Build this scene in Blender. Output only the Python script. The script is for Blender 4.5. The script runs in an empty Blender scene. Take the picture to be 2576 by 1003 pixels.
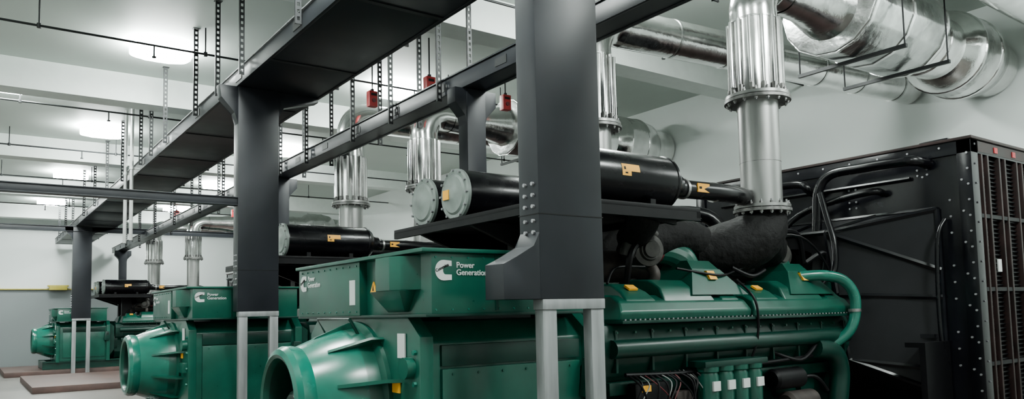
import bpy, bmesh, math, random
from mathutils import Vector, Matrix
random.seed(7)
R=math.radians
scene=bpy.context.scene
COL=scene.collection

# ---------------------------------------------------------------- materials
MATS={}
def mat(name,col,rough=0.5,metal=0.0,noise=0.08,scale=6.0,bump=0.0,spec=0.5,emit=None,estr=0,coat=0.0,stretch=None):
    m=bpy.data.materials.new(name); m.use_nodes=True
    nt=m.node_tree; b=nt.nodes['Principled BSDF']
    b.inputs['Metallic'].default_value=metal
    b.inputs['Specular IOR Level'].default_value=spec
    b.inputs['Coat Weight'].default_value=coat
    b.inputs['Coat Roughness'].default_value=0.2
    tc=nt.nodes.new('ShaderNodeTexCoord'); mp=nt.nodes.new('ShaderNodeMapping')
    if stretch: mp.inputs['Scale'].default_value=stretch
    nz=nt.nodes.new('ShaderNodeTexNoise'); nz.inputs['Scale'].default_value=scale; nz.inputs['Detail'].default_value=5
    nt.links.new(tc.outputs['Object'],mp.inputs['Vector']); nt.links.new(mp.outputs['Vector'],nz.inputs['Vector'])
    cr=nt.nodes.new('ShaderNodeValToRGB')
    lo=[max(0,c*(1-noise*2)) for c in col]; hi=[min(1,c*(1+noise*1.5)) for c in col]
    cr.color_ramp.elements[0].color=(*lo,1); cr.color_ramp.elements[1].color=(*hi,1)
    cr.color_ramp.elements[0].position=0.3; cr.color_ramp.elements[1].position=0.7
    nt.links.new(nz.outputs['Fac'],cr.inputs['Fac']); nt.links.new(cr.outputs['Color'],b.inputs['Base Color'])
    mr=nt.nodes.new('ShaderNodeMapRange'); mr.inputs['To Min'].default_value=max(0.02,rough-0.08); mr.inputs['To Max'].default_value=min(1,rough+0.08)
    nt.links.new(nz.outputs['Fac'],mr.inputs['Value']); nt.links.new(mr.outputs['Result'],b.inputs['Roughness'])
    if bump>0:
        bp=nt.nodes.new('ShaderNodeBump'); bp.inputs['Strength'].default_value=bump; bp.inputs['Distance'].default_value=0.02
        nt.links.new(nz.outputs['Fac'],bp.inputs['Height']); nt.links.new(bp.outputs['Normal'],b.inputs['Normal'])
    if emit:
        b.inputs['Emission Color'].default_value=(*emit,1); b.inputs['Emission Strength'].default_value=estr
    MATS[name]=m; return m
mat('green',(0.0007,0.062,0.040),0.31,spec=0.35,coat=0.15)
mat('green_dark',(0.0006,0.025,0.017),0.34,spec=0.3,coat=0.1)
mat('green_light',(0.0025,0.105,0.072),0.25,spec=0.4,coat=0.22)
mat('black',(0.0020,0.0020,0.0027),0.45,spec=0.18)
mat('rad_black',(0.0024,0.0026,0.0042),0.24,spec=0.32,noise=0.2,scale=3,bump=0.04)
mat('black_gloss',(0.002,0.002,0.003),0.26,spec=0.25,coat=0.10)
mat('lagging',(0.0035,0.0035,0.0035),0.7,spec=0.2,noise=0.3,scale=14,bump=1.0)
mat('charcoal',(0.0075,0.008,0.0095),0.45,spec=0.25)
mat('column_paint',(0.0105,0.012,0.0155),0.38,spec=0.30,noise=0.12,scale=2.5)
mat('galv',(0.24,0.25,0.255),0.5,metal=0.4,noise=0.15,scale=14,stretch=(1,1,0.1))
mat('steel',(0.40,0.40,0.39),0.36,metal=0.88,noise=0.14,scale=5,stretch=(1,1,0.15))
mat('foil',(0.76,0.76,0.75),0.17,metal=1.0,noise=0.06,scale=6,bump=0.4)
mat('foil_smooth',(0.70,0.70,0.69),0.17,metal=1.0,noise=0.06,scale=4,bump=0.04)
mat('foil_dull',(0.50,0.51,0.50),0.24,metal=1.0,noise=0.15,scale=5,bump=0.55)
mat('flange',(0.24,0.235,0.23),0.42,metal=0.8,noise=0.2,scale=20)
mat('strut',(0.014,0.015,0.016),0.5,metal=0.2,spec=0.3)
mat('bolt',(0.30,0.30,0.31),0.4,metal=0.6)
mat('rbolt',(0.12,0.12,0.13),0.4,metal=0.6)
mat('capgrey',(0.19,0.22,0.205),0.45,metal=0.2,noise=0.12)
mat('rust',(0.035,0.027,0.024),0.6,metal=0.3,noise=0.3,scale=9)
mat('redbrown',(0.016,0.0075,0.0070),0.5,noise=0.3,scale=4,spec=0.3)
mat('turbo',(0.042,0.040,0.037),0.42,metal=0.5,noise=0.3,scale=14,bump=0.2)
mat('redhose',(0.10,0.010,0.014),0.5)
mat('white',(0.60,0.62,0.61),0.5,noise=0.02)
mat('offwhite',(0.22,0.23,0.22),0.5,noise=0.02)
mat('orange',(0.88,0.40,0.010),0.5,noise=0.04)
mat('yellow',(0.38,0.32,0.04),0.6,noise=0.05)
mat('red',(0.34,0.005,0.009),0.4)
mat('mark',(0.006,0.006,0.006),0.6,spec=0.2)
mat('pad',(0.058,0.029,0.024),0.6,noise=0.2,scale=3)
mat('conduit',(0.5,0.51,0.5),0.35,metal=0.6)
mat('lamp',(0.9,0.9,0.9),0.5,emit=(0.93,1.0,0.96),estr=175)
mat('ceiling',(0.53,0.59,0.55),0.6,noise=0.02,scale=0.7)
mat('beamwhite',(0.68,0.73,0.70),0.5,noise=0.02)
mat('wall',(0.70,0.75,0.725),0.5,noise=0.03,scale=0.5)
mat('floor',(0.095,0.083,0.075),0.4,noise=0.18,scale=1.2,coat=0.1)
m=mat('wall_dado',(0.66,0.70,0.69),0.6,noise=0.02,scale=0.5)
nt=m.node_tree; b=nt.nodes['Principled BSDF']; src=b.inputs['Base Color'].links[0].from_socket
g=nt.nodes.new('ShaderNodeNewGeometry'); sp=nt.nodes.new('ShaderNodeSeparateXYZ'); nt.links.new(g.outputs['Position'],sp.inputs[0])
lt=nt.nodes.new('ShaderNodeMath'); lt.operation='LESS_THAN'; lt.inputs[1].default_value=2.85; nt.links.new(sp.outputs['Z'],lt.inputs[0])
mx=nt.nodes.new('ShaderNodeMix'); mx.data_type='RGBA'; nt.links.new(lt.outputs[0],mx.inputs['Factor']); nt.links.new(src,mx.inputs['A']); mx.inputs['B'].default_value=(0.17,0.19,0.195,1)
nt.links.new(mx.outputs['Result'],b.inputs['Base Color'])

# ---------------------------------------------------------------- mesh builder
def basis(d):
    d=Vector(d).normalized()
    a=Vector((0,0,1)) if abs(d.z)<0.9 else Vector((1,0,0))
    u=d.cross(a).normalized(); v=d.cross(u).normalized()
    return d,u,v
class MB:
    def __init__(s,o=(0,0,0)):
        s.bm=bmesh.new(); s.o=Vector(o); s.ml=[]
    def mi(s,n):
        if n not in s.ml: s.ml.append(n)
        return s.ml.index(n)
    def P(s,p): return s.bm.verts.new(Vector(p)-s.o)
    def F(s,vs,m):
        try:
            f=s.bm.faces.new(vs); f.material_index=s.mi(m); return f
        except ValueError: return None
    def hexa(s,c,m,bev=0):
        v=[s.P(p) for p in c]
        fs=[s.F([v[i] for i in q],m) for q in ((0,3,2,1),(4,5,6,7),(0,1,5,4),(1,2,6,5),(2,3,7,6),(3,0,4,7))]
        if bev>0:
            es=list({e for f in fs for e in f.edges})
            r=bmesh.ops.bevel(s.bm,geom=es,offset=bev,segments=2,affect='EDGES',profile=0.6)
            k=s.mi(m)
            for f in r['faces']: f.material_index=k
    def box(s,x0,x1,y0,y1,z0,z1,m,bev=0):
        s.hexa([(x0,y0,z0),(x1,y0,z0),(x1,y1,z0),(x0,y1,z0),(x0,y0,z1),(x1,y0,z1),(x1,y1,z1),(x0,y1,z1)],m,bev); return s
    def frust(s,b,t,z0,z1,m,bev=0):
        s.hexa([(b[0],b[2],z0),(b[1],b[2],z0),(b[1],b[3],z0),(b[0],b[3],z0),(t[0],t[2],z1),(t[1],t[2],z1),(t[1],t[3],z1),(t[0],t[3],z1)],m,bev); return s
    def cyl(s,p0,p1,r0,m,r1=None,seg=24,cap=True):
        if r1 is None: r1=r0
        p0=Vector(p0);p1=Vector(p1); d,u,v=basis(p1-p0)
        A=[];B=[]
        for i in range(seg):
            a=2*math.pi*i/seg; w=u*math.cos(a)+v*math.sin(a)
            A.append(s.P(p0+w*r0)); B.append(s.P(p1+w*r1))
        for i in range(seg):
            j=(i+1)%seg; s.F([A[i],A[j],B[j],B[i]],m)
        if cap: s.F(A,m); s.F(B[::-1],m)
        return s
    def rev(s,prof,c,axis,m,seg=32,mats=None):
        d,u,v=basis(axis); c=Vector(c); rings=[]
        for t,r in prof:
            if r<1e-5: rings.append([s.P(c+d*t)])
            else: rings.append([s.P(c+d*t+(u*math.cos(2*math.pi*i/seg)+v*math.sin(2*math.pi*i/seg))*r) for i in range(seg)])
        for k in range(len(rings)-1):
            A,B=rings[k],rings[k+1]; mm=mats[k] if mats else m
            for i in range(seg):
                j=(i+1)%seg
                if len(A)==1 and len(B)==1: continue
                if len(A)==1: s.F([A[0],B[i],B[j]],mm)
                elif len(B)==1: s.F([A[i],A[j],B[0]],mm)
                else: s.F([A[i],A[j],B[j],B[i]],mm)
        return s
    def tube(s,pts,r,m,seg=16,smooth=True,sub=6,radii=None):
        P=[Vector(p) for p in pts]
        rr=radii or [r]*len(P)
        if smooth and len(P)>2:
            Q=[];RR=[]
            for i in range(len(P)-1):
                a=P[max(i-1,0)];b=P[i];c=P[i+1];d=P[min(i+2,len(P)-1)]
                for k in range(sub):
                    t=k/sub
                    Q.append(0.5*((2*b)+(c-a)*t+(2*a-5*b+4*c-d)*t*t+(3*b-a-3*c+d)*t**3)); RR.append(rr[i]*(1-t)+rr[i+1]*t)
            Q.append(P[-1]);RR.append(rr[-1]); P=Q; rr=RR
        d,u,v=basis(P[1]-P[0]); rings=[]
        for i,p in enumerate(P):
            if i==0: t=P[1]-P[0]
            elif i==len(P)-1: t=P[-1]-P[-2]
            else: t=(P[i+1]-P[i]).normalized()+(P[i]-P[i-1]).normalized()
            t.normalize(); u=(u-t*u.dot(t)).normalized(); v=t.cross(u)
            rings.append([s.P(p+(u*math.cos(2*math.pi*k/seg)+v*math.sin(2*math.pi*k/seg))*rr[i]) for k in range(seg)])
        for A,B in zip(rings,rings[1:]):
            for i in range(seg):
                j=(i+1)%seg; s.F([A[i],A[j],B[j],B[i]],m)
        s.F(rings[0][::-1],m); s.F(rings[-1],m); return s
    def prism(s,poly,axis,a0,a1,m,bev=0):
        def mp(p,a):
            if axis=='x': return (a,p[0],p[1])
            if axis=='y': return (p[0],a,p[1])
            return (p[0],p[1],a)
        A=[s.P(mp(p,a0)) for p in poly];B=[s.P(mp(p,a1)) for p in poly]
        fs=[s.F(A,m),s.F(B[::-1],m)]; n=len(poly)
        for i in range(n):
            j=(i+1)%n; fs.append(s.F([A[i],A[j],B[j],B[i]],m))
        if bev>0:
            es=list({e for f in fs if f for e in f.edges})
            r=bmesh.ops.bevel(s.bm,geom=es,offset=bev,segments=2,affect='EDGES',profile=0.6)
            k=s.mi(m)
            for f in r['faces']: f.material_index=k
        return s
    def poly(s,pts,m): s.F([s.P(p) for p in pts],m); return s
    def bolts(s,pts,nrm,r,h,m,seg=6):
        n=Vector(nrm).normalized()
        for p in pts: s.cyl(Vector(p),Vector(p)+n*h,r,m,seg=seg)
        return s
    def mesh(s,name,angle=28):
        bmesh.ops.recalc_face_normals(s.bm,faces=s.bm.faces)
        me=bpy.data.meshes.new(name); s.bm.to_mesh(me); s.bm.free()
        for n in s.ml: me.materials.append(MATS[n])
        for p in me.polygons: p.use_smooth=True
        me.set_sharp_from_angle(angle=R(angle)); return me
def tag(o,label=None,category=None,group=None,kind=None):
    if label: o['label']=label
    if category: o['category']=category
    if group: o['group']=group
    if kind: o['kind']=kind
def mk(name,mb,parent=None,**k):
    o=bpy.data.objects.new(name,mb.mesh(name)); COL.objects.link(o)
    if parent is not None:
        o.parent=parent; o.location=mb.o-Vector(parent['_o'])
    else: o.location=mb.o
    o['_o']=list(mb.o); tag(o,**k); return o
def empty(name,o,**k):
    e=bpy.data.objects.new(name,None); e.empty_display_size=0.2; COL.objects.link(e); e.location=o; e['_o']=list(o); tag(e,**k); return e
def dup(root,off,**k):
    def rec(o,par):
        c=o.copy(); COL.objects.link(c)
        if par is not None: c.parent=par
        for ch in list(o.children): rec(ch,c)
        return c
    c=rec(root,None); c.location=Vector(root.location)+Vector(off); tag(c,**k); return c
def textmesh(name,body,size,m,M,parent,o,depth=0.0015):
    cu=bpy.data.curves.new(name,'FONT'); cu.body=body; cu.size=size; cu.extrude=depth; cu.offset=size*0.012; cu.space_line=0.9
    t=bpy.data.objects.new('tmp',cu); COL.objects.link(t)
    bpy.context.view_layer.update()
    me=bpy.data.meshes.new_from_object(t.evaluated_get(bpy.context.evaluated_depsgraph_get()))
    bpy.data.objects.remove(t)
    me.transform(Matrix.Translation(-Vector(o))@M)
    me.materials.clear(); me.materials.append(MATS[m]); me.name=name
    ob=bpy.data.objects.new(name,me); COL.objects.link(ob); ob.parent=parent; ob.location=Vector(o)-Vector(parent['_o']); ob['_o']=list(o); return ob

# ---------------------------------------------------------------- room
XW=12.0; YE=34.0; ZC=5.95; XL=-5.0; YB=-5.0
def struct(name,x0,x1,y0,y1,z0,z1,m):
    o=mk(name,MB((x0,y0,z0)).box(x0,x1,y0,y1,z0,z1,m),kind='structure'); return o
struct('floor',XL,XW,YB,YE,-0.2,0,'floor')
struct('ceiling',XL,XW,YB,YE,ZC,ZC+0.2,'ceiling')
struct('wall_right',XW,XW+0.2,YB,YE,-0.2,ZC+0.2,'wall')
struct('wall_left',XL-0.2,XL,YB,YE,-0.2,ZC+0.2,'wall')
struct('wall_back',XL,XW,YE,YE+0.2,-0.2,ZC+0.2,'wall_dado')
struct('wall_front',XL,XW,YB-0.2,YB,-0.2,ZC+0.2,'wall')
for i,y in enumerate((2.2,8.3,14.4,20.5,26.6,32.6)):
    struct('trim_%d'%(i+1),XL,XW,y,y+0.45,ZC-0.5,ZC,'beamwhite')

# ---------------------------------------------------------------- lights
def light_fixture():
    o=(0,0,ZC)
    e=empty('ceiling_light',o)
    h=MB(o)
    def oval(a,b,n=28): return [(a*math.copysign(abs(math.cos(2*math.pi*i/n))**0.6,math.cos(2*math.pi*i/n)),b*math.copysign(abs(math.sin(2*math.pi*i/n))**0.6,math.sin(2*math.pi*i/n))) for i in range(n)]
    h.prism(oval(0.36,0.24),'z',ZC-0.06,ZC,'white')
    mk('lamp_housing',h,e)
    d=MB(o); d.prism(oval(0.44,0.33),'z',ZC-0.18,ZC-0.06,'lamp',0.03)
    mk('lamp_diffuser',d,e,label='glowing white rounded diffuser')
    return e
L0=light_fixture(); first=True
pos=[(2.4,y) for y in (0.3,6.4,12.6,18.8,25,31)]+[(6.5,y) for y in (0.3,6.4,12.6,18.8,25,31)]+[(0.53,y) for y in (3.4,15.8,22.0)]+[(-2.6,y) for y in (9.4,28.0)]
for x,y in pos:
    if first: L0.location=(x,y,ZC); tgt=L0; first=False; base=(x,y)
    else: tgt=dup(L0,(x-base[0],y-base[1],0))
    tag(tgt,label='bright white rounded lamp mounted on the ceiling',category='ceiling light',group='ceiling lights of the hall')
def area(x,y,z,sx,sy,e,rot=(0,0,0),col=(0.93,1,0.97)):
    l=bpy.data.lights.new('area','AREA'); l.shape='RECTANGLE'; l.size=sx; l.size_y=sy; l.energy=e; l.color=col
    o=bpy.data.objects.new('area_light',l); COL.objects.link(o); o.location=(x,y,z); o.rotation_euler=rot; return o
area(4.0,-2.0,5.6,6,3,230,(R(25),0,0))
area(10.4,1.2,5.7,2.5,3,400)
w=bpy.data.worlds.new('world'); scene.world=w; w.use_nodes=True
w.node_tree.nodes['Background'].inputs[0].default_value=(0.5,0.55,0.53,1); w.node_tree.nodes['Background'].inputs[1].default_value=0.3

# ---------------------------------------------------------------- generator set (coords of the first one)
G0=(2.31,5.17,0.0)
gen=empty('generator_set',G0)
S=lambda y:10.34-y
k=MB(G0)
for y in (4.35,5.89):
    k.box(2.0,9.6,y,y+0.1,0.19,0.36,'green_dark'); k.box(2.0,9.6,y-0.05,y+0.15,0.15,0.19,'green_dark'); k.box(2.0,9.6,y-0.05,y+0.15,0.36,0.40,'green_dark')
for x in (2.0,3.9,5.8,7.7,9.4): k.box(x,x+0.15,4.42,5.92,0.17,0.38,'green_dark')
mk('base_skid',k,gen,label='dark green steel skid frame')
a=MB(G0)
a.prism([(4.30,0.40),(6.04,0.40),(6.04,1.46),(5.88,1.60),(4.46,1.60),(4.30,1.46)],'x',2.42,3.78,'green',0.015)
for x0,x1 in ((2.34,2.44),(3.74,3.84)):
    a.prism([(4.24,0.36),(6.10,0.36),(6.10,1.50),(5.92,1.64),(4.42,1.64),(4.24,1.50)],'x',x0,x1,'green',0.012)
a.box(2.52,3.70,4.275,4.31,1.30,1.44,'green_dark',0.008)
a.box(2.52,3.70,4.27,4.31,0.50,1.285,'green',0.01)
a.box(2.52,3.70,6.03,6.07,0.50,1.40,'green',0.01)
a.box(2.7,3.5,4.6,5.7,1.58,1.66,'green_dark')
a.bolts([(2.6+0.2*i,4.27,1.25) for i in range(6)]+[(2.6+0.2*i,4.27,0.56) for i in range(6)],(0,-1,0),0.009,0.008,'green')
a.bolts([(2.34,4.30,z) for z in (0.6,0.8,1.0,1.2,1.4)]+[(2.34,6.04,z) for z in (0.6,0.8,1.0,1.2,1.4)],(-1,0,0),0.018,0.02,'green_light')
a.prism([(3.84,0.5),(3.98,0.7),(3.98,1.45),(3.84,1.55)],'y',4.4,5.94,'green_dark')
for y in (4.36,5.90): a.cyl((2.28,y,1.30),(2.36,y,1.30),0.07,'green',seg=16)
a.box(2.28,2.36,4.30,4.5,0.95,1.08,'green',0.01); a.box(2.28,2.36,5.84,6.04,0.95,1.08,'green',0.01)
a.prism([(3.66,1.02),(3.80,0.98),(3.84,1.10),(3.80,1.30),(3.70,1.30)],'y',4.17,4.25,'green_dark',0.01)
a.cyl((3.76,4.16,1.22),(3.76,4.17,1.22),0.03,'mark',seg=16)
alt=mk('alternator_housing',a,gen,label='green boxy alternator housing with flanged ends')
c=MB(G0)
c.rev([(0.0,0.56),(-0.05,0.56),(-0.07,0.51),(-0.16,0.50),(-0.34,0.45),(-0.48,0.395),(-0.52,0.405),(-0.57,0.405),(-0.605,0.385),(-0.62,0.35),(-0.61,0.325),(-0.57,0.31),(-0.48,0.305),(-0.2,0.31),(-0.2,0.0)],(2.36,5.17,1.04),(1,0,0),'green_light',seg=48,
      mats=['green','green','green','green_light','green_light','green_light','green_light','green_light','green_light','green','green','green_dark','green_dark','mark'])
for i in range(10):
    an=2*math.pi*(i+0.5)/10; cy,cz=math.cos(an),math.sin(an)
    n=Vector((0,-cz,cy))*0.012
    pts=[Vector((2.34,5.17+cy*0.47,1.04+cz*0.47)),Vector((2.34,5.17+cy*0.72,1.04+cz*0.55)),Vector((2.26,5.17+cy*0.66,1.04+cz*0.55)),Vector((2.0,5.17+cy*0.45,1.04+cz*0.45))]
    vs=[p-n for p in pts]+[p+n for p in pts]
    c.hexa(vs,'green')
mk('air_outlet_cowl',c,alt,label='glossy green flared round air cowl with rolled lip')
c=MB(G0); c.rev([(-0.36,0),(-0.36,0.13),(-0.34,0.155),(-0.30,0.165),(-0.26,0.19),(0,0.20),(0,0)],(2.2,5.17,0.98),(1,0,0),'green_dark',seg=28)
mk('exciter_hub',c,alt)
c=MB(G0); c.box(2.325,2.335,4.42,4.52,1.36,1.52,'white'); mk('rating_plate',c,alt,label='white rating plate')
c=MB(G0); c.box(2.325,2.336,4.50,4.60,1.13,1.20,'orange'); mk('warning_label',c,alt,label='orange warning sticker')
c=MB(G0); c.tube([(2.3,5.0,1.45),(2.2,5.0,1.62),(2.2,5.6,1.62),(2.3,5.6,1.45)],0.012,'green_dark',seg=8,smooth=False); mk('grab_rail',c,alt)
t=MB(G0)
t.box(2.35,3.72,4.10,6.24,1.64,2.03,'green',0.01)
t.box(2.29,2.36,5.03,6.24,1.64,2.03,'green',0.01)
t.box(2.27,3.75,4.07,6.27,2.03,2.055,'green',0.006)
t.box(2.30,3.73,4.085,6.255,1.625,1.645,'green_dark',0.004)
t.prism([(2.36,4.22),(2.26,4.34),(2.22,4.42),(2.22,4.62),(2.26,4.70),(2.36,4.82)],'z',1.80,2.02,'green',0.006)
t.frust((2.32,2.4,4.40,4.64),(2.23,2.4,4.30,4.74),1.66,1.80,'green',0.006)
t.box(2.83,2.85,4.092,4.11,1.66,2.02,'green_dark')
t.bolts([(2.38+0.12*i,4.10,1.67) for i in range(11)]+[(2.38+0.12*i,4.10,2.0) for i in range(11)],(0,-1,0),0.007,0.006,'green_light')
t.bolts([(2.29,5.08+0.12*i,1.67) for i in range(10)]+[(2.29,5.08+0.12*i,2.0) for i in range(10)],(-1,0,0),0.007,0.006,'green_light')
tb=mk('terminal_box',t,gen,label='wide green terminal box with white lettering')
def emblem_pts():
    pts=[(0.97,0.95),(0.5,0.98)]
    for i in range(1,12):
        an=R(90+180*i/12); pts.append((0.48+0.48*math.cos(an),0.5+0.48*math.sin(an)))
    pts+=[(0.5,0.02),(0.97,0.05),(0.97,0.30),(0.60,0.30)]
    for i in range(1,8):
        an=R(270-180*i/8); pts.append((0.60+0.14*math.cos(an),0.5+0.20*math.sin(an)))
    pts+=[(0.60,0.70),(0.97,0.70)]
    return pts
MS=lambda x,y,z: Matrix.Translation((x,y,z))@Matrix.Rotation(R(90),4,'X')
ME=lambda x,y,z: Matrix.Translation((x,y,z))@Matrix.Rotation(R(-90),4,'Z')@Matrix.Rotation(R(90),4,'X')
c=MB(G0); c.poly([(2.375+0.125*u,4.096,1.850+0.135*v) for u,v in emblem_pts()],'white'); mk('emblem',c,tb,label='white letter C emblem')
textmesh('lettering','Power\nGeneration',0.052,'white',MS(2.53,4.0965,1.935),tb,G0)
textmesh('emblem_lettering','Cummins',0.027,'mark',MS(2.381,4.0940,1.905)@Matrix.Rotation(R(24),4,'Z'),tb,G0)
c=MB(G0); c.poly([(2.286,6.19-0.14*u,1.845+0.135*v) for u,v in emblem_pts()],'white'); mk('emblem',c,tb,label='white letter C emblem')
textmesh('lettering','Power\nGeneration',0.058,'white',ME(2.287,6.03,1.93),tb,G0)
textmesh('emblem_lettering','Cummins',0.027,'mark',ME(2.2845,6.183,1.900)@Matrix.Rotation(R(24),4,'Z'),tb,G0)
c=MB(G0); c.box(2.284,2.291,5.10,5.19,1.72,1.90,'white'); mk('notice_label',c,tb,label='white paper label')
c=MB(G0); c.prism([(4.86,1.80),(4.96,1.80),(4.91,1.88)],'x',2.340,2.351,'orange'); c.prism([(4.90,1.815),(4.92,1.815),(4.91,1.86)],'x',2.338,2.351,'mark'); mk('warning_triangle',c,tb,label='yellow warning triangle sticker')
# engine block
e=MB(G0)
prof=[(4.75,0.42),(4.62,0.62),(4.62,1.0),(4.50,1.10),(4.44,1.22),(4.42,1.40),(4.46,1.52),(4.60,1.56),(5.74,1.56),(5.88,1.52),(5.92,1.40),(5.90,1.22),(5.84,1.10),(5.72,1.0),(5.72,0.62),(5.59,0.42)]
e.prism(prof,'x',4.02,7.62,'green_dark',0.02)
e.cyl((3.92,5.17,1.0),(4.10,5.17,1.0),0.62,'green_dark',seg=40)
for i in range(9): e.box(4.2+i*0.41,4.225+i*0.41,4.415,4.5,1.14,1.48,'green_dark',0.006)
for i in range(8): e.cyl((4.48+i*0.42,4.56,0.84),(4.48+i*0.42,4.62,0.84),0.12,'green_dark',seg=20)
e.prism([(4.2,0.95),(7.5,0.95),(7.5,1.06),(4.2,1.06)],'y',4.50,4.62,'green_dark',0.02)
e.box(7.58,7.80,4.7,5.64,0.5,1.9,'green_dark',0.03)
e.bolts([(4.22+0.205*i,4.43,1.46) for i in range(17)],(0,-1,0),0.011,0.02,'green')
e.tube([(4.15,4.41,1.33),(5.0,4.39,1.33),(6.2,4.39,1.33),(7.5,4.41,1.33)],0.075,'green_dark')
eng=mk('engine_block',e,gen,label='dark green V engine block')
def bevmod(o,w=0.022):
    m=o.modifiers.new('bevel','BEVEL'); m.width=w; m.segments=3; m.limit_method='ANGLE'; m.angle_limit=R(20); m.harden_normals=True
for (x0,x1) in ((4.20,5.86),(5.90,7.54)):
    for mir in (0,1):
        f=(lambda y:y) if not mir else S
        c=MB(G0)
        def blk(xa,xb,secs,m):
            top=[(c.P((xa+i,f(y),z)),c.P((xb-i,f(y),z))) for y,z,i in secs]
            for (A,B) in zip(top,top[1:]): c.F([A[0],A[1],B[1],B[0]],m)
            c.F([q[0] for q in top],m); c.F([q[1] for q in top][::-1],m); c.F([top[0][0],top[-1][0],top[-1][1],top[0][1]],m)
        blk(x0,x1,[(4.36,1.55,0.0),(4.34,1.62,0.0),(4.40,1.71,0.03),(4.52,1.76,0.07),(4.9,1.78,0.08),(5.0,1.55,0.0)],'green')
        w_=(x1-x0)
        for q,wd in ((0.06,0.24),(0.33,0.42),(0.78,0.18)):
            hh=0.02 if wd>0.3 else -0.02
            blk(x0+q*w_,x0+(q+wd)*w_,[(4.38,1.62,0.0),(4.41,1.72,0.02),(4.49,1.81+hh,0.05),(4.64,1.88+hh,0.08),(4.92,1.89+hh,0.09),(4.98,1.62,0.0)],'green')
        o=mk('rocker_cover',c,eng,label='green rounded rocker cover with bolted lip'); bevmod(o)
        c=MB(G0)
        ya,yb=sorted((f(4.315),f(5.02))); c.box(x0-0.01,x1+0.01,ya,yb,1.53,1.556,'green_dark',0.006)
        n=30
        c.bolts([(x0+0.03+(x1-x0-0.06)*i/(n-1),f(4.326),1.556) for i in range(n)],(0,0,1),0.008,0.012,'bolt')
        mk('cover_lip',c,eng,label='thin dark green flange with row of bolts')
for x in (5.50,6.95):
    c=MB(G0)
    c.frust((x-0.36,x+0.42,4.42,4.96),(x-0.18,x+0.20,4.57,4.96),1.76,2.0,'green')
    c.frust((x-0.18,x+0.20,4.57,4.96),(x-0.15,x+0.15,4.65,4.94),1.99,2.08,'green')
    c.tube([(x,4.80,1.98),(x-0.05,4.82,2.10),(x-0.16,4.86,2.16),(x-0.30,4.90,2.18)],0.10,'green',radii=[0.15,0.14,0.12,0.11])
    c.cyl((x-0.28,4.90,2.175),(x-0.42,4.91,2.19),0.12,'redhose')
    h=mk('intake_horn',c,eng,label='green intake elbow with dark red hose'); bevmod(h,0.03)
    c=MB(G0); c.hexa([(x-0.03,4.485,1.90),(x+0.07,4.485,1.90),(x+0.07,4.55,1.90),(x-0.03,4.55,1.90),(x-0.03,4.53,1.98),(x+0.07,4.53,1.98),(x+0.07,4.57,1.98),(x-0.03,4.57,1.98)],'orange'); mk('warning_label',c,h,label='orange warning sticker')
c=MB(G0); c.box(4.4,7.4,5.0,5.34,1.55,1.80,'green_dark',0.03)
for i in range(6): c.cyl((4.6+0.5*i,5.17,1.78),(4.6+0.5*i,5.17,2.0),0.09,'rust')
c.tube([(4.6,5.17,2.05),(7.2,5.17,2.05)],0.15,'rust',smooth=False)
mk('exhaust_manifold',c,eng,label='rusty brown exhaust manifold')
for x in (4.98,6.92):
    c=MB(G0); cc=(x,4.84,2.17); ax=(0.35,1,0)
    c.rev([(-0.16,0.0),(-0.16,0.09),(-0.13,0.10),(-0.12,0.145),(-0.07,0.165),(0.0,0.165),(0.04,0.13),(0.09,0.09),(0.16,0.13),(0.26,0.15),(0.30,0.10),(0.30,0)],cc,ax,'turbo',seg=32)
    c.rev([(-0.19,0.0),(-0.19,0.07),(-0.17,0.075),(-0.165,0.07)],cc,ax,'turbo',seg=28)
    c.tube([(x+0.14,4.80,2.17),(x+0.10,4.78,2.30),(x-0.04,4.78,2.34),(x-0.16,4.80,2.27),(x-0.2,4.84,2.12)],0.06,'turbo',radii=[0.035,0.05,0.06,0.07,0.075])
    c.tube([(x+0.02,4.80,2.05),(x+0.02,4.72,1.95),(x,4.78,1.82)],0.05,'rust')
    c.tube([(x+0.05,5.0,2.2),(x+0.25,5.08,2.12),(x+0.4,5.1,2.0)],0.09,'lagging')
    mk('turbocharger',c,eng,label='weathered dark metal turbocharger')
c=MB(G0); c.tube([(5.1,4.90,2.26),(5.4,4.86,2.34),(5.85,4.90,2.26),(6.2,4.90,2.16),(6.8,4.90,2.20)],0.18,'lagging',seg=24)
mk('lagged_pipe',c,eng,label='black heat wrapped pipe between turbochargers')
for i in range(4):
    x=5.18+0.20*i
    c=MB(G0); c.rev([(0,0),(0,0.06),(0.02,0.09),(0.32,0.09),(0.35,0.078),(0.36,0.094),(0.40,0.094),(0.40,0)],(x,4.32,0.74),(0,0,1),'green',seg=24)
    f1=mk('oil_filter',c,eng,label='green canister filter with white label')
    c=MB(G0); c.box(x-0.045,x+0.045,4.222,4.24,0.94,1.02,'white'); mk('filter_label',c,f1,label='white square label')
c=MB(G0); c.box(5.06,5.92,4.24,4.56,1.138,1.19,'green_dark',0.01); mk('filter_head',c,eng)
c=MB(G0); c.box(4.35,4.75,4.36,4.46,0.75,1.05,'black',0.02); mk('control_module',c,eng,label='black electronics box')
c=MB(G0); c.box(4.85,5.05,4.38,4.46,0.7,0.95,'rust',0.02); mk('control_module',c,eng)
c=MB(G0); c.rev([(0,0),(0,0.08),(0.03,0.09),(0.34,0.09),(0.36,0.06),(0.42,0.06),(0.42,0)],(4.3,4.4,0.62),(1,0,0),'turbo'); mk('starter_motor',c,eng)
c=MB(G0); c.rev([(0,0),(0,0.08),(0.03,0.10),(0.44,0.10),(0.48,0.06),(0.48,0)],(6.2,4.42,0.95),(1,0,0),'black'); mk('starter_motor',c,eng)
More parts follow.
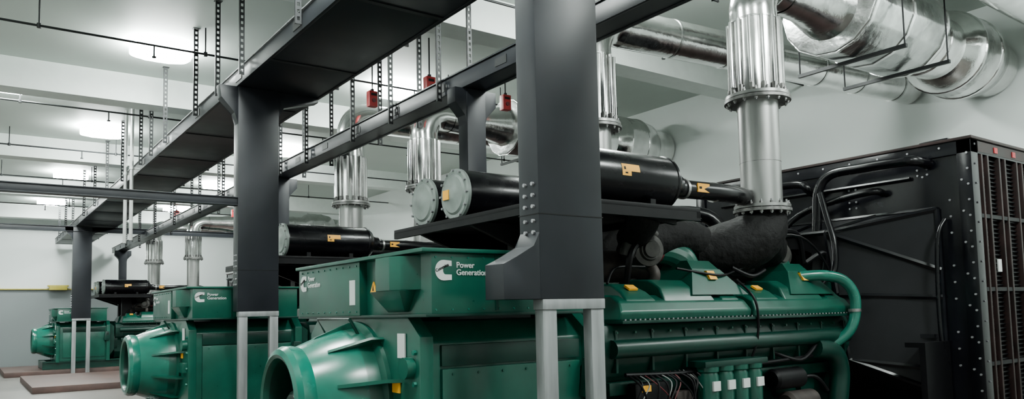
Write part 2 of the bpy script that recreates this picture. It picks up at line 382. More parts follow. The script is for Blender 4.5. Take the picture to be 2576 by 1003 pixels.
c=MB(G0); c.rev([(0,0),(0,0.08),(0.03,0.11),(0.42,0.11),(0.46,0.06),(0.46,0)],(6.35,4.38,0.72),(1,0,0),'rust'); mk('starter_motor',c,eng)
wm=('black','black','offwhite','redhose','black','black','offwhite','black','black','redhose','black','black','offwhite','black','black','black')
for i,wmn in enumerate(wm):
    c=MB(G0); x=4.32+0.055*i; rr=random.random
    c.tube([(x,4.42,1.12),(x+0.1*rr(),4.30+0.03*rr(),1.04),(x-0.1+0.3*rr(),4.30,0.92-0.1*rr()),(x+0.2*rr(),4.31,0.78),(x+0.2*rr()-0.1,4.33,0.6)],0.005 if wmn!='black' else 0.009,wmn,seg=6)
    mk('cable',c,eng)
def lab(pts,par=eng):
    c=MB(G0); c.hexa(pts,'orange'); mk('warning_label',c,par,label='orange warning sticker')
lab([(4.42,4.352,0.98),(4.52,4.352,0.98),(4.52,4.361,0.98),(4.42,4.361,0.98),(4.42,4.352,1.03),(4.52,4.352,1.03),(4.52,4.361,1.03),(4.42,4.361,1.03)])
lab([(4.50,4.352,0.80),(4.60,4.352,0.80),(4.60,4.361,0.80),(4.50,4.361,0.80),(4.50,4.352,0.86),(4.60,4.352,0.86),(4.60,4.361,0.86),(4.50,4.361,0.86)])
for xx in (4.45,6.14):
    lab([(xx,4.50,1.80),(xx+0.10,4.50,1.80),(xx+0.10,4.56,1.835),(xx,4.56,1.835),(xx,4.49,1.815),(xx+0.10,4.49,1.815),(xx+0.10,4.55,1.85),(xx,4.55,1.85)])
c=MB(G0); c.tube([(6.95,4.56,1.94),(7.14,4.42,1.95),(7.34,4.32,1.90),(7.44,4.26,1.75),(7.44,4.26,1.54),(7.36,4.30,1.36),(7.20,4.42,1.22)],0.055,'green_light')
c.cyl((7.44,4.26,1.60),(7.44,4.26,1.57),0.062,'flange')
mk('coolant_pipe',c,gen,label='thick bright green coolant pipe')
c=MB(G0); c.tube([(6.9,4.40,1.22),(7.2,4.38,1.16),(7.3,4.38,0.95),(7.25,4.40,0.6)],0.10,'green_dark'); mk('water_elbow',c,gen)
# filter shelf
c=MB(G0)
c.box(3.50,5.05,4.22,6.85,2.455,2.49,'black',0.004)
c.box(3.50,3.54,4.22,6.85,2.40,2.455,'black'); c.box(5.0,5.05,4.22,6.85,2.40,2.455,'black'); c.box(3.5,5.05,4.22,4.26,2.38,2.455,'black')
for y in (5.6,6.5): c.prism([(3.55,2.45),(4.9,2.45),(4.9,2.05),(4.6,2.05)],'y',y,y+0.05,'black')
c.prism([(4.2,2.45),(4.95,2.45),(4.95,2.36)],'y',4.4,4.44,'black')
for y in (5.1,5.8): c.box(4.30,4.60,y,y+0.2,1.6,2.45,'black')
mk('filter_shelf',c,gen,label='black steel shelf with gusset brackets')
for y in (4.57,5.93,6.52):
    z=2.74; x=3.66
    c=MB(G0)
    c.rev([(0.03,0.0),(0.03,0.225),(0.05,0.235),(1.26,0.235),(1.27,0.242),(1.29,0.242),(1.30,0.23),(1.36,0.19),(1.40,0.12),(1.46,0.10),(1.50,0.10),(1.50,0)],(x,y,z),(1,0,0),'black_gloss',seg=40)
    for xx in (x+0.3,x+0.95): c.box(xx,xx+0.06,y-0.2,y+0.2,2.489,2.56,'black')
    af=mk('air_filter',c,gen,label='glossy black cylindrical air filter')
    c=MB(G0)
    c.rev([(0.03,0.242),(0.0,0.242),(-0.012,0.225),(-0.01,0.19),(-0.025,0.17),(-0.025,0.08),(-0.035,0.06),(-0.035,0.0)],(x,y,z),(1,0,0),'capgrey',seg=40)
    for i in range(12):
        an=2*math.pi*i/12; c.cyl((x+0.0,y+0.225*math.cos(an),z+0.225*math.sin(an)),(x-0.03,y+0.225*math.cos(an),z+0.225*math.sin(an)),0.012,'bolt',seg=6)
    mk('filter_end_cap',c,af,label='pale grey ribbed round end cap')
    c=MB(G0)
    def patch(xa,xb,a0,a1,mm,rr):
        n=5; A=[]
        for i in range(n+1):
            an=R(a0+(a1-a0)*i/n); A.append((c.P((xa,y-rr*math.cos(an),z+rr*math.sin(an))),c.P((xb,y-rr*math.cos(an),z+rr*math.sin(an)))))
        for p,q in zip(A,A[1:]): c.F([p[0],p[1],q[1],q[0]],mm)
    patch(x+0.60,x+0.70,-4,20,'orange',0.238); patch(x+0.70,x+0.80,5,20,'orange',0.238); patch(x+0.62,x+0.64,8,14,'mark',0.2395); patch(x+0.63,x+0.66,0,3,'mark',0.2395)
    mk('warning_label',c,af,label='orange sticker with black pictogram')
c=MB(G0); c.box(3.618,3.63,5.98,6.08,2.70,2.79,'orange') ; mk('warning_label',c,gen,label='orange sticker on filter cap')
c=MB(G0)
c.tube([(5.12,4.57,2.72),(5.3,4.57,2.72),(6.0,4.57,2.72),(6.75,4.9,2.72),(7.0,5.0,2.6),(7.05,5.0,2.35)],0.085,'black_gloss')
for x in (5.22,5.65): c.cyl((x,4.57,2.72),(x+0.03,4.57,2.72),0.095,'steel')
c.tube([(4.72,4.56,2.50),(4.76,4.60,2.42),(4.82,4.74,2.34),(4.90,4.90,2.28)],0.14,'lagging',seg=20)
c.tube([(5.12,5.93,2.72),(6.2,5.93,2.72),(6.9,5.7,2.7),(7.05,5.5,2.4)],0.085,'black_gloss')
ap=mk('air_pipe',c,gen,label='black air intake pipe with steel clamps')
c=MB(G0)
c.box(5.34,5.50,4.478,4.488,2.69,2.77,'orange'); c.box(5.36,5.39,4.474,4.479,2.72,2.74,'mark'); mk('warning_label',c,ap,label='orange sticker with black pictogram')
for (x,y) in ((5.95,5.15),(6.9,5.2),(7.25,5.2)):
    c=MB(G0); c.rev([(0,0),(0,0.13),(0.03,0.15),(0.42,0.15),(0.46,0.12),(0.46,0)],(x,y,2.12),(0,0,1),'black_gloss'); c.cyl((x,y,2.48),(x,y,2.50),0.156,'steel'); mk('breather_canister',c,gen,label='black canister with steel band')
for pts,rr in (([(5.15,4.6,2.0),(5.6,4.5,1.94),(6.0,4.62,1.99),(6.4,4.6,2.1)],.012),([(6.2,4.7,2.3),(6.9,4.5,2.35),(7.4,4.5,2.0),(7.3,4.6,1.8)],.012),([(4.3,4.6,1.86),(4.5,4.7,2.0),(4.9,4.75,2.02)],.012),
    ([(5.86,4.5,1.90),(5.88,4.32,1.7),(5.9,4.32,1.4),(5.85,4.36,1.18)],.012),([(6.3,4.45,1.2),(6.6,4.36,1.12),(6.9,4.38,1.25)],.02),
    ([(4.3,4.42,1.12),(5.0,4.38,1.10),(6.0,4.38,1.12),(6.9,4.42,1.14)],.018),([(6.45,4.75,2.02),(6.2,4.8,1.97),(5.95,4.75,2.04)],.03),([(7.3,4.7,2.1),(7.5,4.6,2.2),(7.6,4.7,1.9)],.025),([(6.55,4.5,0.9),(6.8,4.36,0.95),(7.0,4.34,0.8)],.02),
    ([(6.6,4.7,2.25),(6.75,4.62,2.4),(7.1,4.65,2.38),(7.25,4.7,2.1)],.03),([(4.75,4.7,2.2),(4.6,4.62,2.1),(4.62,4.7,1.87)],.03),([(5.95,4.62,2.02),(6.15,4.55,1.94),(6.4,4.58,2.0)],.02)):
    c=MB(G0); c.tube(pts,rr,'black',seg=8); mk('hose',c,eng)
# radiator
r=MB(G0); RB='rad_black'
X0,X1,Y0,Y1,Z0,Z1=8.22,9.9,3.38,6.94,0.40,3.30
for y in (Y0,Y1-0.14):
    for x in (X0,X1-0.16): r.box(x,x+0.16,y,y+0.14,Z0,Z1,RB,0.006)
r.box(X0,X1,Y0,Y1,Z1-0.14,Z1,RB,0.006); r.box(X0,X1,Y0,Y1,Z0,Z0+0.2,RB,0.006)
r.box(X0-0.02,X1+0.02,Y0-0.02,Y1+0.02,Z1,Z1+0.03,'redbrown',0.004)
r.box(X0+0.16,X1-0.16,Y0-0.004,Y0+0.04,Z1-0.12,Z1-0.01,'redbrown')
r.box(X0+0.03,X0+0.06,Y0+0.1,Y1-0.1,Z0+0.15,Z1-0.1,RB)
r.box(X0+0.15,X1-0.15,Y0+0.06,Y0+0.08,Z0+0.15,Z1-0.1,'black')
for x in (8.44,8.58,8.86,9.0,9.3,9.44,9.62): r.box(x,x+0.035,Y0-0.005,Y0+0.06,Z0+0.2,Z1-0.14,'redbrown',0.003)
for z in (1.0,1.75,2.5): r.box(8.38,9.74,Y0+0.0,Y0+0.05,z,z+0.04,'black')
for i in range(56): z=Z0+0.24+i*0.045; r.box(8.38,9.74,Y0+0.035,Y0+0.06,z,z+0.012,'black')
bp=[(X0,Y0+0.04,Z0+0.2+0.16*i) for i in range(17)]+[(X0,Y0+0.10,Z0+0.25+0.32*i) for i in range(8)]
bp+=[(X0,Y0+0.3+0.33*i,Z1-0.05) for i in range(10)]+[(X0+0.03,Y0+0.24,1.0+0.17*i) for i in range(11) if i%4!=3]+[(X0+0.03,Y0+0.5+0.35*i,2.98) for i in range(8)]
bp+=[(X0+0.03,Y0+0.45+0.1*(i%2),3.06-0.06*(i//2)) for i in range(4)]+[(X0+0.03,Y0+1.25+0.08*(i%2),2.95-0.07*(i//2)) for i in range(8)]
r.bolts(bp,(-1,0,0),0.012,0.012,'bolt')
r.bolts([(X0+0.08,Y0,Z0+0.25+0.2*i) for i in range(14)],(0,-1,0),0.011,0.01,'rbolt')
rad=mk('radiator',r,gen,label='tall black bolted radiator package with louvred side')
c=MB(G0); c.box(X0+0.2,X0+0.45,Y0+0.3,Y0+0.6,Z1+0.03,Z1+0.09,RB,0.01); mk('filler_cap',c,rad)
c=MB(G0); c.box(X0+0.6,X0+1.1,Y0+0.15,Y0+0.5,Z1+0.03,Z1+0.07,RB,0.01); mk('lifting_plate',c,rad)
for xx in (8.75,9.2):
    c=MB(G0); c.box(xx,xx+0.08,Y0-0.012,Y0-0.004,3.2,3.26,'red'); mk('tag',c,rad,label='small red tag')
c=MB(G0); c.box(8.66,8.74,Y0-0.012,Y0-0.0,1.95,2.08,'white'); mk('notice_label',c,rad,label='small white label')
c=MB(G0)
A=[(8.23,3.75,0.7),(8.23,6.6,0.7),(8.23,6.6,2.62),(8.23,3.75,2.62)]
B=[(7.78,4.55,1.05),(7.78,5.85,1.05),(7.78,5.85,2.45),(7.78,4.75,2.45)]
va=[c.P(p) for p in A]; vb=[c.P(p) for p in B]
for i in range(4): c.F([va[i],va[(i+1)%4],vb[(i+1)%4],vb[i]],'charcoal')
seg=32; ring=[c.P((7.78,5.2+0.58*math.cos(2*math.pi*i/seg),1.72+0.58*math.sin(2*math.pi*i/seg))) for i in range(seg)]
ring2=[c.P((7.95,5.2+0.58*math.cos(2*math.pi*i/seg),1.72+0.58*math.sin(2*math.pi*i/seg))) for i in range(seg)]
for i in range(seg): c.F([ring[i],ring[(i+1)%seg],ring2[(i+1)%seg],ring2[i]],'black')
def corner(p,i0,i1):
    for i in range(i0,i1): c.F([p,ring[i%seg],ring[(i+1)%seg]],'black')
corner(vb[2],0,8);corner(vb[3],8,16);corner(vb[0],16,24);corner(vb[1],24,32)
c.F([vb[2],ring[8],vb[3]],'black');c.F([vb[3],ring[16],vb[0]],'black');c.F([vb[0],ring[24],vb[1]],'black');c.F([vb[1],ring[0],vb[2]],'black')
mk('fan_shroud',c,rad,label='dark faceted fan shroud')
c=MB(G0)
bar=lambda p,q,r_=0.024: c.tube([p,q],r_,RB,seg=6,smooth=False)
for p,q in zip(A,B): bar(p,q,0.028)
for P in (A,B):
    for i in range(4): bar(P[i],P[(i+1)%4],0.028)
for y in (4.4,5.1,5.8): bar((8.22,y,2.62),(7.77,4.8+(y-4.4)*0.6,2.45))
bar((8.22,3.74,1.98),(7.77,4.68,2.42),0.032); bar((8.22,3.74,1.70),(7.77,4.62,1.75),0.03); bar((8.22,3.74,0.95),(7.77,4.58,1.05),0.03)
bar((8.22,4.0,2.98),(8.22,6.5,2.98),0.022)
mk('guard_bars',c,rad,label='black converging frame bars')
c=MB(G0); c.cyl((7.95,5.2,1.72),(8.1,5.2,1.72),0.14,'black')
for i in range(8):
    an=2*math.pi*i/8; u=Vector((0,math.cos(an),math.sin(an))); v=Vector((0,-math.sin(an),math.cos(an))); o=Vector((8.0,5.2,1.72))
    q=[o+u*0.1-v*0.05,o+u*0.1+v*0.05+Vector((0.06,0,0)),o+u*0.52+v*0.10+Vector((0.06,0,0)),o+u*0.52-v*0.08]
    c.hexa([p for p in q]+[p+Vector((0.01,0,0)) for p in q],'charcoal')
mk('fan',c,rad,label='eight bladed cooling fan')
for hp,rr in (([(7.9,4.95,2.2),(7.92,4.93,2.6),(7.93,4.9,2.95),(7.95,4.75,3.12),(7.97,4.4,3.14),(8.0,4.0,3.14),(8.05,3.85,3.13),(8.22,3.8,3.10)],0.055),
    ([(8.22,6.3,3.1),(8.05,6.2,3.1),(8.02,5.6,3.1),(8.02,5.2,3.08),(8.05,5.1,3.0),(8.22,5.1,2.95)],0.05),
    ([(8.22,4.3,2.86),(8.1,4.35,2.88),(8.05,4.7,2.84),(8.0,5.1,2.75),(7.9,5.3,2.6),(7.8,5.35,2.4)],0.04),
    ([(8.2,3.66,2.5),(8.1,3.7,2.3),(8.08,3.72,1.7),(8.1,3.72,1.2),(8.2,3.72,1.0)],0.022),
    ([(7.5,4.7,1.9),(7.65,4.6,2.0),(7.7,4.6,2.3),(7.75,4.7,2.6),(7.8,4.8,2.9)],0.035)):
    c=MB(G0); c.tube(hp,rr,'black_gloss'); mk('coolant_hose',c,rad,label='black curved coolant hose')
c=MB(G0); c.box(7.7,8.22,3.7,3.76,0.4,1.2,'black'); c.box(7.7,8.22,3.7,3.9,1.2,1.25,'black'); c.box(8.12,8.2,3.8,6.3,1.28,1.32,'charcoal')
mk('shroud_brace',c,rad)
tag(gen,label='green diesel generator set with black filters and radiator on a pad',category='generator',group='diesel generator sets')
OFF2=6.1; OFF3=23.3
gen2=dup(gen,(0,OFF2,0)); gen3=dup(gen,(0,OFF3,0))

def pad(y0,y1,lab,x0=1.25,z=0.15):
    c=MB((x0,y0,0)); c.box(x0,10.2,y0,y1,0,z,'pad',0.015); mk('equipment_pad',c,label=lab,category='concrete pad',group='equipment pads')
pad(4.15,7.0,'reddish brown concrete pad under a generator set'); pad(10.05,13.1,'reddish brown concrete pad under a generator set'); pad(27.2,30.6,'reddish brown concrete pad under a generator set',1.0); pad(20.6,25.2,'empty reddish brown concrete pad',1.3)

# ---------------------------------------------------------------- columns row 1
def column(Y,CX,flare):
    o=(CX,Y,0); e=empty('steel_column',o,label='dark grey steel column standing on a galvanised frame stand',category='column',group='front row of steel columns')
    x0,x1,y0,y1=CX,CX+0.52,Y,Y+0.20
    c=MB(o)
    c.box(x0,x1,y0,y1,1.72,4.60,'column_paint',0.005)
    c.box(x0-0.004,x1+0.004,y0-0.004,y1+0.004,2.24,2.246,'mark')
    c.bolts([(x0,y,z) for y in (Y+0.05,Y+0.13) for z in (2.06,2.13,2.20,2.29,2.36,2.43)],(-1,0,0),0.013,0.016,'bolt')
    mk('column_shaft',c,e)
    if flare:
        c=MB(o); c.prism([(x0-0.27,1.72),(x0-0.27,1.93),(x0-0.18,1.97),(x0-0.04,2.04),(x0+0.005,2.14),(x0+0.005,1.72)],'y',y0+0.002,y1-0.002,'column_paint',0.004)
        mk('foot_bracket',c,e)
    c=MB(o); c.prism([(x0+0.005,4.10),(x0-0.04,4.26),(x0-0.21,4.44),(x0-0.23,4.60),(x0+0.005,4.60)],'y',y0+0.02,y1-0.02,'column_paint',0.004)
    mk('top_haunch',c,e)
    c=MB(o); c.prism([(x1-0.005,4.25),(x1+0.07,4.40),(3.84,4.54),(3.84,4.60),(x1-0.005,4.60)],'y',y0+0.02,y1-0.02,'column_paint',0.004)
    mk('top_haunch',c,e)
    c=MB(o)
    for xx in (x0+0.02,x1-0.11):
        c.box(xx,xx+0.11,y0+0.01,y0+0.09,0.02,1.655,'galv',0.006); c.box(xx-0.03,xx+0.14,y0-0.03,y0+0.13,0,0.02,'galv')
    c.box(x0+0.015,x1+0.005,y0+0.0,y0+0.10,1.655,1.72,'galv',0.006)
    mk('stand_frame',c,e,label='galvanised steel frame stand')
for y,cx in ((3.60,2.82),(9.70,2.77),(26.9,2.68)): column(y,cx,y<4)
def column2(Y):
    o=(4.74,Y,0); c=MB(o)
    c.box(4.76,5.02,Y,Y+0.2,0.02,4.3,'column_paint',0.004)
    c.box(4.68,5.10,Y-0.06,Y+0.26,0,0.02,'column_paint')
    c.prism([(4.765,3.85),(4.74,3.98),(4.60,4.12),(4.60,4.30),(5.18,4.30),(5.18,4.12),(5.04,3.98),(5.015,3.85)],'y',Y+0.01,Y+0.19,'column_paint',0.004)
    mk('steel_column',c,label='slim dark grey steel column with flared head between machines',category='column',group='second row of steel columns')
for y in (7.4,14.2,32.2): column2(y)

o=(2.75,-2,4.6); e=empty('cable_tray',o,label='wide dark grey enclosed cable tray hung below the ceiling',category='cable tray',group='cable trays')
c=MB(o); 
y=-2.0
while y<33.5:
    y2=min(y+2.1,33.6); c.box(2.79,3.83,y+0.012,y2-0.012,4.61,4.64,'column_paint',0.003); c.box(2.76,3.86,y2-0.03,y2+0.03,4.602,4.612,'charcoal'); y+=2.1
mk('bottom_panel',c,e)
for x in (2.75,3.83):
    c=MB(o); c.box(x,x+0.04,-2,33.6,4.60,4.80,'column_paint',0.004)
    c.box(x-0.02,x+0.06,-2,33.6,4.79,4.805,'galv',0.002)
    y=-1
    while y<33: c.box(x-0.008,x+0.048,y,y+0.25,4.65,4.75,'strut'); y+=2.1
    mk('side_rail',c,e)
o=(4.70,-2,4.3); e=empty('cable_tray',o,label='narrow dark grey cable tray carried on slim columns',category='cable tray',group='cable trays')
c=MB(o); c.box(4.74,5.0,-2,33.6,4.31,4.33,'column_paint'); mk('bottom_panel',c,e)
for x in (4.70,5.0):
    c=MB(o); c.box(x,x+0.04,-2,33.6,4.30,4.50,'column_paint',0.004); c.box(x-0.02,x+0.06,-2,33.6,4.49,4.505,'column_paint')
    y=-1
    while y<33: c.box(x-0.006,x+0.046,y,y+0.22,4.35,4.44,'strut'); y+=1.25
    mk('side_rail',c,e)
c=MB((-5,9.72,3.06)); c.box(-5,2.77,9.72,9.74,3.06,3.17,'column_paint',0.003); c.box(-5,2.77,9.70,9.82,3.155,3.17,'column_paint',0.003); c.box(-5,2.77,9.70,9.82,3.06,3.075,'column_paint',0.003)
mk('cross_beam',c,label='dark grey horizontal steel beam joined to a column',category='beam',group='steel cross beams')
c=MB((-5,26.9,4.4)); c.box(-5,12,26.92,26.95,4.42,4.58,'column_paint',0.003); c.box(-5,12,26.88,27.02,4.57,4.59,'column_paint'); c.box(-5,12,26.88,27.02,4.42,4.44,'column_paint')
mk('cross_beam',c,label='dark grey horizontal steel beam joined to a column',category='beam',group='steel cross beams')

def strut(L):
    c=MB((0,0,ZC)); w=0.030; zt=ZC; zb=ZC-L
    c.box(-w,-w+0.015,-0.008,0.008,zb,zt,'strut'); c.box(w-0.015,w,-0.008,0.008,zb,zt,'strut')
    c.box(-w-0.004,-w,-0.008,0.022,zb,zt,'strut')
    n=int(L/0.075)
    for i in range(n+1):
        z=zb+i*0.075; c.box(-w+0.012,w-0.012,-0.006,0.006,z,min(z+0.036,zt),'strut')
    c.box(-0.05,0.05,-0.04,0.04,zt-0.006,zt,'strut')
    return c
S1=None
for y in (5.2,7.35,9.3,10.4,11.6,13.7,14.9,15.9,18,20.2,22.3,24.5,27.2,29.3,31.4):
    for x in (2.692,3.928):
        if S1 is None:
            S1=mk('hanging_strut',strut(1.32)); S1.location=(x,y,ZC); o=S1
        else: o=S1.copy(); COL.objects.link(o); o.location=(x,y,ZC)
        tag(o,label='perforated grey steel hanger strip between ceiling and cable tray',category='hanger',group='perforated tray hangers')
S2=None
for y in (4.0,6.1,7.85,9.15,10.4,12.3,13.6,15.9,17.4,19.5,22.3,24.9,27.5,30.0):
    for x in (4.646,5.098):
        if S2 is None:
            S2=mk('hanging_strut',strut(1.72)); S2.location=(x,y,ZC); o=S2
        else: o=S2.copy(); COL.objects.link(o); o.location=(x,y,ZC)
        tag(o,label='long perforated grey steel hanger strip between ceiling and narrow tray',category='hanger',group='perforated tray hangers')

for (x,y) in ((2.60,16.3),(2.60,17.0)):
    c=MB((x,y,3.2)); c.tube([(x,y,3.2),(x,y,ZC)],0.035,'conduit',smooth=False,seg=12); c.cyl((x,y,4.6),(x,y,4.66),0.05,'conduit'); c.box(x-0.01,x+0.148,y-0.02,y+0.02,4.62,4.64,'conduit')
    mk('conduit',c,label='pale vertical conduit pipe hanging from the ceiling',category='pipe',group='vertical conduits')

def redbox(x,y,z):
    e=empty('alarm_box',(x,y,z),label='small red alarm box hanging on a thin rod from the ceiling',category='alarm',group='hanging red alarm boxes')
    c=MB((x,y,z)); c.box(x-0.08,x+0.08,y-0.06,y+0.06,z-0.13,z+0.13,'red',0.01); c.cyl((x,y-0.06,z-0.03),(x,y-0.08,z-0.03),0.035,'redhose',seg=16); c.box(x-0.05,x+0.05,y-0.065,y-0.06,z+0.05,z+0.09,'mark'); mk('casing',c,e)
    c=MB((x,y,z)); c.cyl((x,y,z+0.13),(x,y,ZC),0.012,'strut',seg=8); c.cyl((x,y,z+0.13),(x,y,z+0.17),0.03,'strut',seg=12); mk('rod',c,e)
for p in ((5.79,10.08,5.19),(5.4,11.3,5.21),(7.4,10.3,5.2),(7.4,26.4,5.2),(5.8,27.5,5.2)): redbox(*p)

def sprinkler(y,z=5.55):
    e=empty('sprinkler_pipe',(XL,y,z),label='thin dark pipe with drop heads running under the ceiling',category='pipe',group='sprinkler pipes')
    c=MB((XL,y,z)); c.tube([(XL,y,z),(XW,y,z)],0.017,'strut',smooth=False,seg=8); mk('pipe_run',c,e)
    x=XL+0.8; i=0
    while x<XW:
        c=MB((XL,y,z)); c.cyl((x,y,z),(x,y,z-0.16),0.012,'strut',seg=8); c.cyl((x,y,z-0.16),(x,y,z-0.18),0.03,'strut',seg=10); mk('sprinkler_head',c,e)
        c=MB((XL,y,z)); c.cyl((x+0.7,y,z-0.02),(x+0.7,y,ZC),0.011,'strut',seg=8); c.cyl((x+0.7,y,z-0.03),(x+0.7,y,z+0.03),0.028,'strut',seg=10); mk('hanger_rod',c,e)
        x+=2.1
for y in (7.6,11.5,15.7,19.7,23.9,29.5): sprinkler(y)

# ---------------------------------------------------------------- exhaust risers
def riser(x,y,dz,lab,ex,ey,ztop=5.0,second=None):
    z0=2.58+dz
    o=(x,y,z0); e=empty('exhaust_pipe',o,label=lab,category='exhaust pipe',group='vertical exhaust pipes')
    c=MB(o); c.cyl((x,y,z0+0.02),(x,y,z0+1.16),0.20,'steel',seg=40); c.cyl((x,y,z0+0.5),(x,y,z0+0.506),0.2025,'flange',seg=40); mk('lower_pipe',c,e,label='brushed steel pipe section')
    for z,rr in ((z0,0.285),(z0+1.12,0.325)):
        c=MB(o); c.cyl((x,y,z),(x,y,z+0.03),rr,'flange',seg=40); c.cyl((x,y,z+0.04),(x,y,z+0.07),rr-0.01,'steel',seg=40); c.cyl((x,y,z+0.03),(x,y,z+0.04),rr-0.05,'mark',seg=30)
        for i in range(16):
            an=2*math.pi*(i+.5)/16; px,py=x+(rr-0.035)*math.cos(an),y+(rr-0.035)*math.sin(an)
            c.cyl((px,py,z-0.03),(px,py,z+0.11),0.009,'bolt',seg=8); c.cyl((px,py,z-0.02),(px,py,z),0.018,'flange',seg=6); c.cyl((px,py,z+0.07),(px,py,z+0.09),0.018,'flange',seg=6)
        mk('flange',c,e,label='bolted steel flange')
    c=MB(o); zt=ztop
    c.tube([(x,y,z0+1.19),(x,y,zt-0.5),(x,y,zt-0.3),(x+0.09,y,zt-0.1),(x+0.28,y,zt),(x+0.5,y,zt)],0.235,'foil_smooth',seg=36,sub=5)
    c.cyl((x,y,z0+1.95),(x,y,z0+1.97),0.24,'foil_dull',seg=36)
    mk('cladding',c,e,label='shiny metal cladding')
    for i in range(14):
        an=2*math.pi*i/14; px,py=x+0.258*math.cos(an),y+0.258*math.sin(an)
        c=MB(o); c.cyl((px,py,z0+1.18),(px,py,z0+1.95),0.020,'foil_smooth',seg=12); c.cyl((px,py,z0+1.20),(px,py,z0+1.27),0.026,'flange',seg=8); mk('tie_rod',c,e)
    c=MB(o); dx=ex-x
    c.tube([(x,y,z0),(x,y,z0-0.13),(x+dx*0.2,y+(ey-y)*0.1,z0-0.27),(x+dx*0.55,y+(ey-y)*0.5,z0-0.36),(ex,ey,2.18)],0.2,'lagging',radii=[0.20,0.24,0.27,0.26,0.20],seg=28)
    mk('lagged_elbow',c,e,label='black heat wrapped elbow')
    if second:
        c=MB(o); c.tube([(x,y,z0-0.15),(x+0.12,y+0.05,z0-0.28),(x+0.3,y+0.15,z0-0.36),second],0.15,'lagging',radii=[0.18,0.18,0.17,0.14],seg=24)
        mk('lagged_elbow',c,e,label='black heat wrapped elbow')
    return e
def silencer(x,y,x0):
    o=(x,y,5.0); e=empty('exhaust_silencer',o,label='large foil clad exhaust silencer and duct leading to the wall',category='silencer',group='clad exhaust silencers')
    c=MB(o)
    c.rev([(x0-x+0.5,0.245),(0.95,0.26),(1.3,0.34),(1.4,0.36)],(x,y,5.0),(1,0,0),'foil',seg=36)
    mk('inlet_cone',c,e)
    c=MB(o)
    hexp=[(y+0.58*math.cos(R(a_)),5.04+0.56*math.sin(R(a_))*(1.0 if a_>180 else 0.78)) for a_ in range(0,360,24)]
    c.prism(hexp,'x',x+1.4,x+3.1,'foil_dull',0.02)
    for t in (1.42,2.2,3.0): c.prism([(y+(p-y)*1.02,5.04+(q-5.04)*1.02) for p,q in hexp],'x',x+t,x+t+0.05,'foil')
    mk('silencer_body',c,e,label='faceted foil clad silencer casing')
    c=MB(o)
    c.rev([(3.1,0.40),(3.5,0.40),(3.51,0.415),(3.55,0.415),(3.56,0.40),(3.9,0.40),(4.02,0.50),(4.15,0.54),(4.16,0.555),(4.2,0.555),(4.21,0.55),(4.6,0.55),(4.61,0.56),(4.65,0.56),(4.66,0.545),(4.95,0.50),(5.1,0.40),(5.5,0.40)],(x,y,5.0),(1,0,0.0),'foil',seg=36)
    mk('wall_duct',c,e,label='shiny bulging duct end at the wall')
    for xx in (x+1.8,x+2.8):
        c=MB(o)
        c.box(xx-0.02,xx+0.02,y-0.66,y+0.66,4.43,4.47,'strut')
        for yy in (y-0.64,y+0.64): c.cyl((xx,yy,ZC),(xx,yy,4.44),0.009,'strut',seg=8)
        mk('hanger_frame',c,e)
    return e
def fduct(x,y,z,ye):
    p0=Vector((x+0.45,y,z)); p1=Vector((XW-0.06,ye,z)); d_=(p1-p0); L=d_.length; d_.normalize()
    c=MB((x+0.5,y,z)); c.cyl(p0,p1,0.235,'foil',seg=36)
    t=0.8
    while t<L: c.cyl(p0+d_*t,p0+d_*(t+0.03),0.243,'foil_dull',seg=36); t+=0.9
    mk('exhaust_duct',c,label='shiny foil clad horizontal exhaust duct to the wall',category='duct',group='horizontal exhaust ducts')
LR='shiny flanged exhaust pipe rising from the engine'
def exset(n,f,dzf,d,ye,zf):
    riser(n[0],n[1],0,LR,5.75,4.95+d,5.0,(6.92,4.98+d,2.16)); riser(f[0],f[1],dzf,LR,6.2,5.5+d,zf)
    silencer(6.45,n[1],n[0]); fduct(f[0],f[1],zf,ye)
exset((6.47,4.62),(5.80,6.35),0.0,0,5.75,5.0)
exset((6.20,11.0),(5.32,12.0),-0.2,OFF2,12.0,5.08)
exset((6.45,4.62+OFF3),(5.40,5.75+OFF3),-0.1,OFF3,5.75+OFF3,4.9)
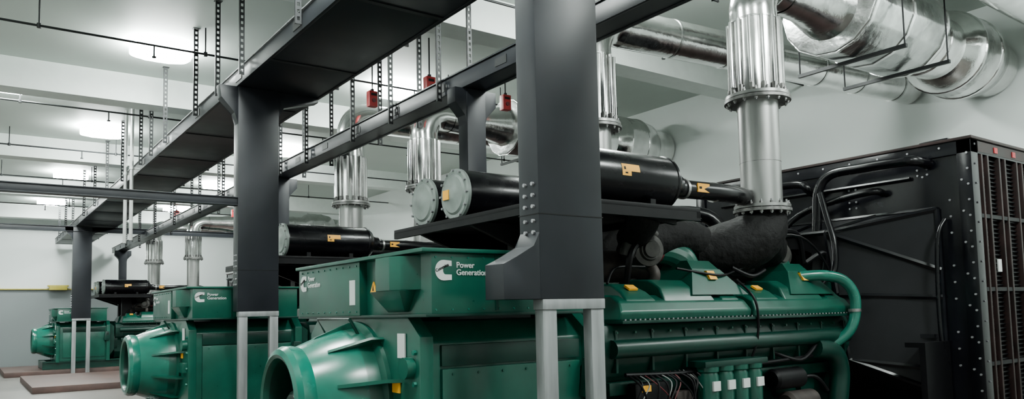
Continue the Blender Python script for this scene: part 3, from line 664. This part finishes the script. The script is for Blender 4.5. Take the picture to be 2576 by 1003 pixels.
def branch(pts,r_,ribs=None):
    c=MB(pts[0]); c.tube(pts,r_,'foil',seg=32)
    if ribs:
        p,q,n=ribs; p=Vector(p); q=Vector(q); dd=(q-p).normalized()
        for i in range(n):
            a_=p+(q-p)*(i/n); c.cyl(a_,a_+dd*0.03,r_*1.06,'foil_dull',seg=32)
    mk('exhaust_duct',c,label='curved shiny foil clad branch duct beside the silencer',category='duct',group='horizontal exhaust ducts')
branch([(6.75,4.35,5.45),(7.3,3.85,5.42),(8.2,3.6,5.38),(9.2,3.55,5.32),(10.6,3.55,5.3),(XW-0.04,3.55,5.3)],0.24,((8.3,3.59,5.37),(8.95,3.56,5.34),6))
branch([(7.4,5.55,5.62),(8.5,5.5,5.62),(9.6,5.45,5.60),(10.6,5.3,5.60),(XW-0.04,5.25,5.60)],0.17)

e=empty('crane_rail',(-4.5,33.7,2.9),label='dull yellow rail with hoist box fixed along the end wall',category='rail')
c=MB((-4.5,33.7,2.9)); c.box(-4.5,4.2,33.9,34.0,2.86,2.90,'yellow',0.005); mk('rail',c,e)
c=MB((-4.5,33.7,2.9)); c.box(2.6,3.2,33.7,33.92,2.84,3.02,'yellow',0.02); c.box(2.55,3.25,33.72,33.92,2.98,3.03,'yellow',0.01); mk('hoist_box',c,e)

for o in bpy.data.objects:
    if '_o' in o: del o['_o']
# ---------------------------------------------------------------- camera
f=1900.0; th=math.atan(1378/f); eps=R(4.3); phi=R(1.25)
d0=Vector((math.sin(th),math.cos(th),0)); r0=Vector((math.cos(th),-math.sin(th),0)); z=Vector((0,0,1))
d=d0*math.cos(eps)+z*math.sin(eps); u0=r0.cross(d)
up=u0*math.cos(phi)+r0*math.sin(phi); rt=r0*math.cos(phi)-u0*math.sin(phi)
M=Matrix((rt,up,-d)).transposed().to_4x4(); M.translation=Vector((0,0,1.65))
cam=bpy.data.cameras.new('camera'); cam.lens=f/2576*36; cam.sensor_width=36; cam.shift_y=(782-501-f*math.tan(eps))/2576; cam.clip_start=0.05
co=bpy.data.objects.new('camera',cam); COL.objects.link(co); co.matrix_world=M; scene.camera=co
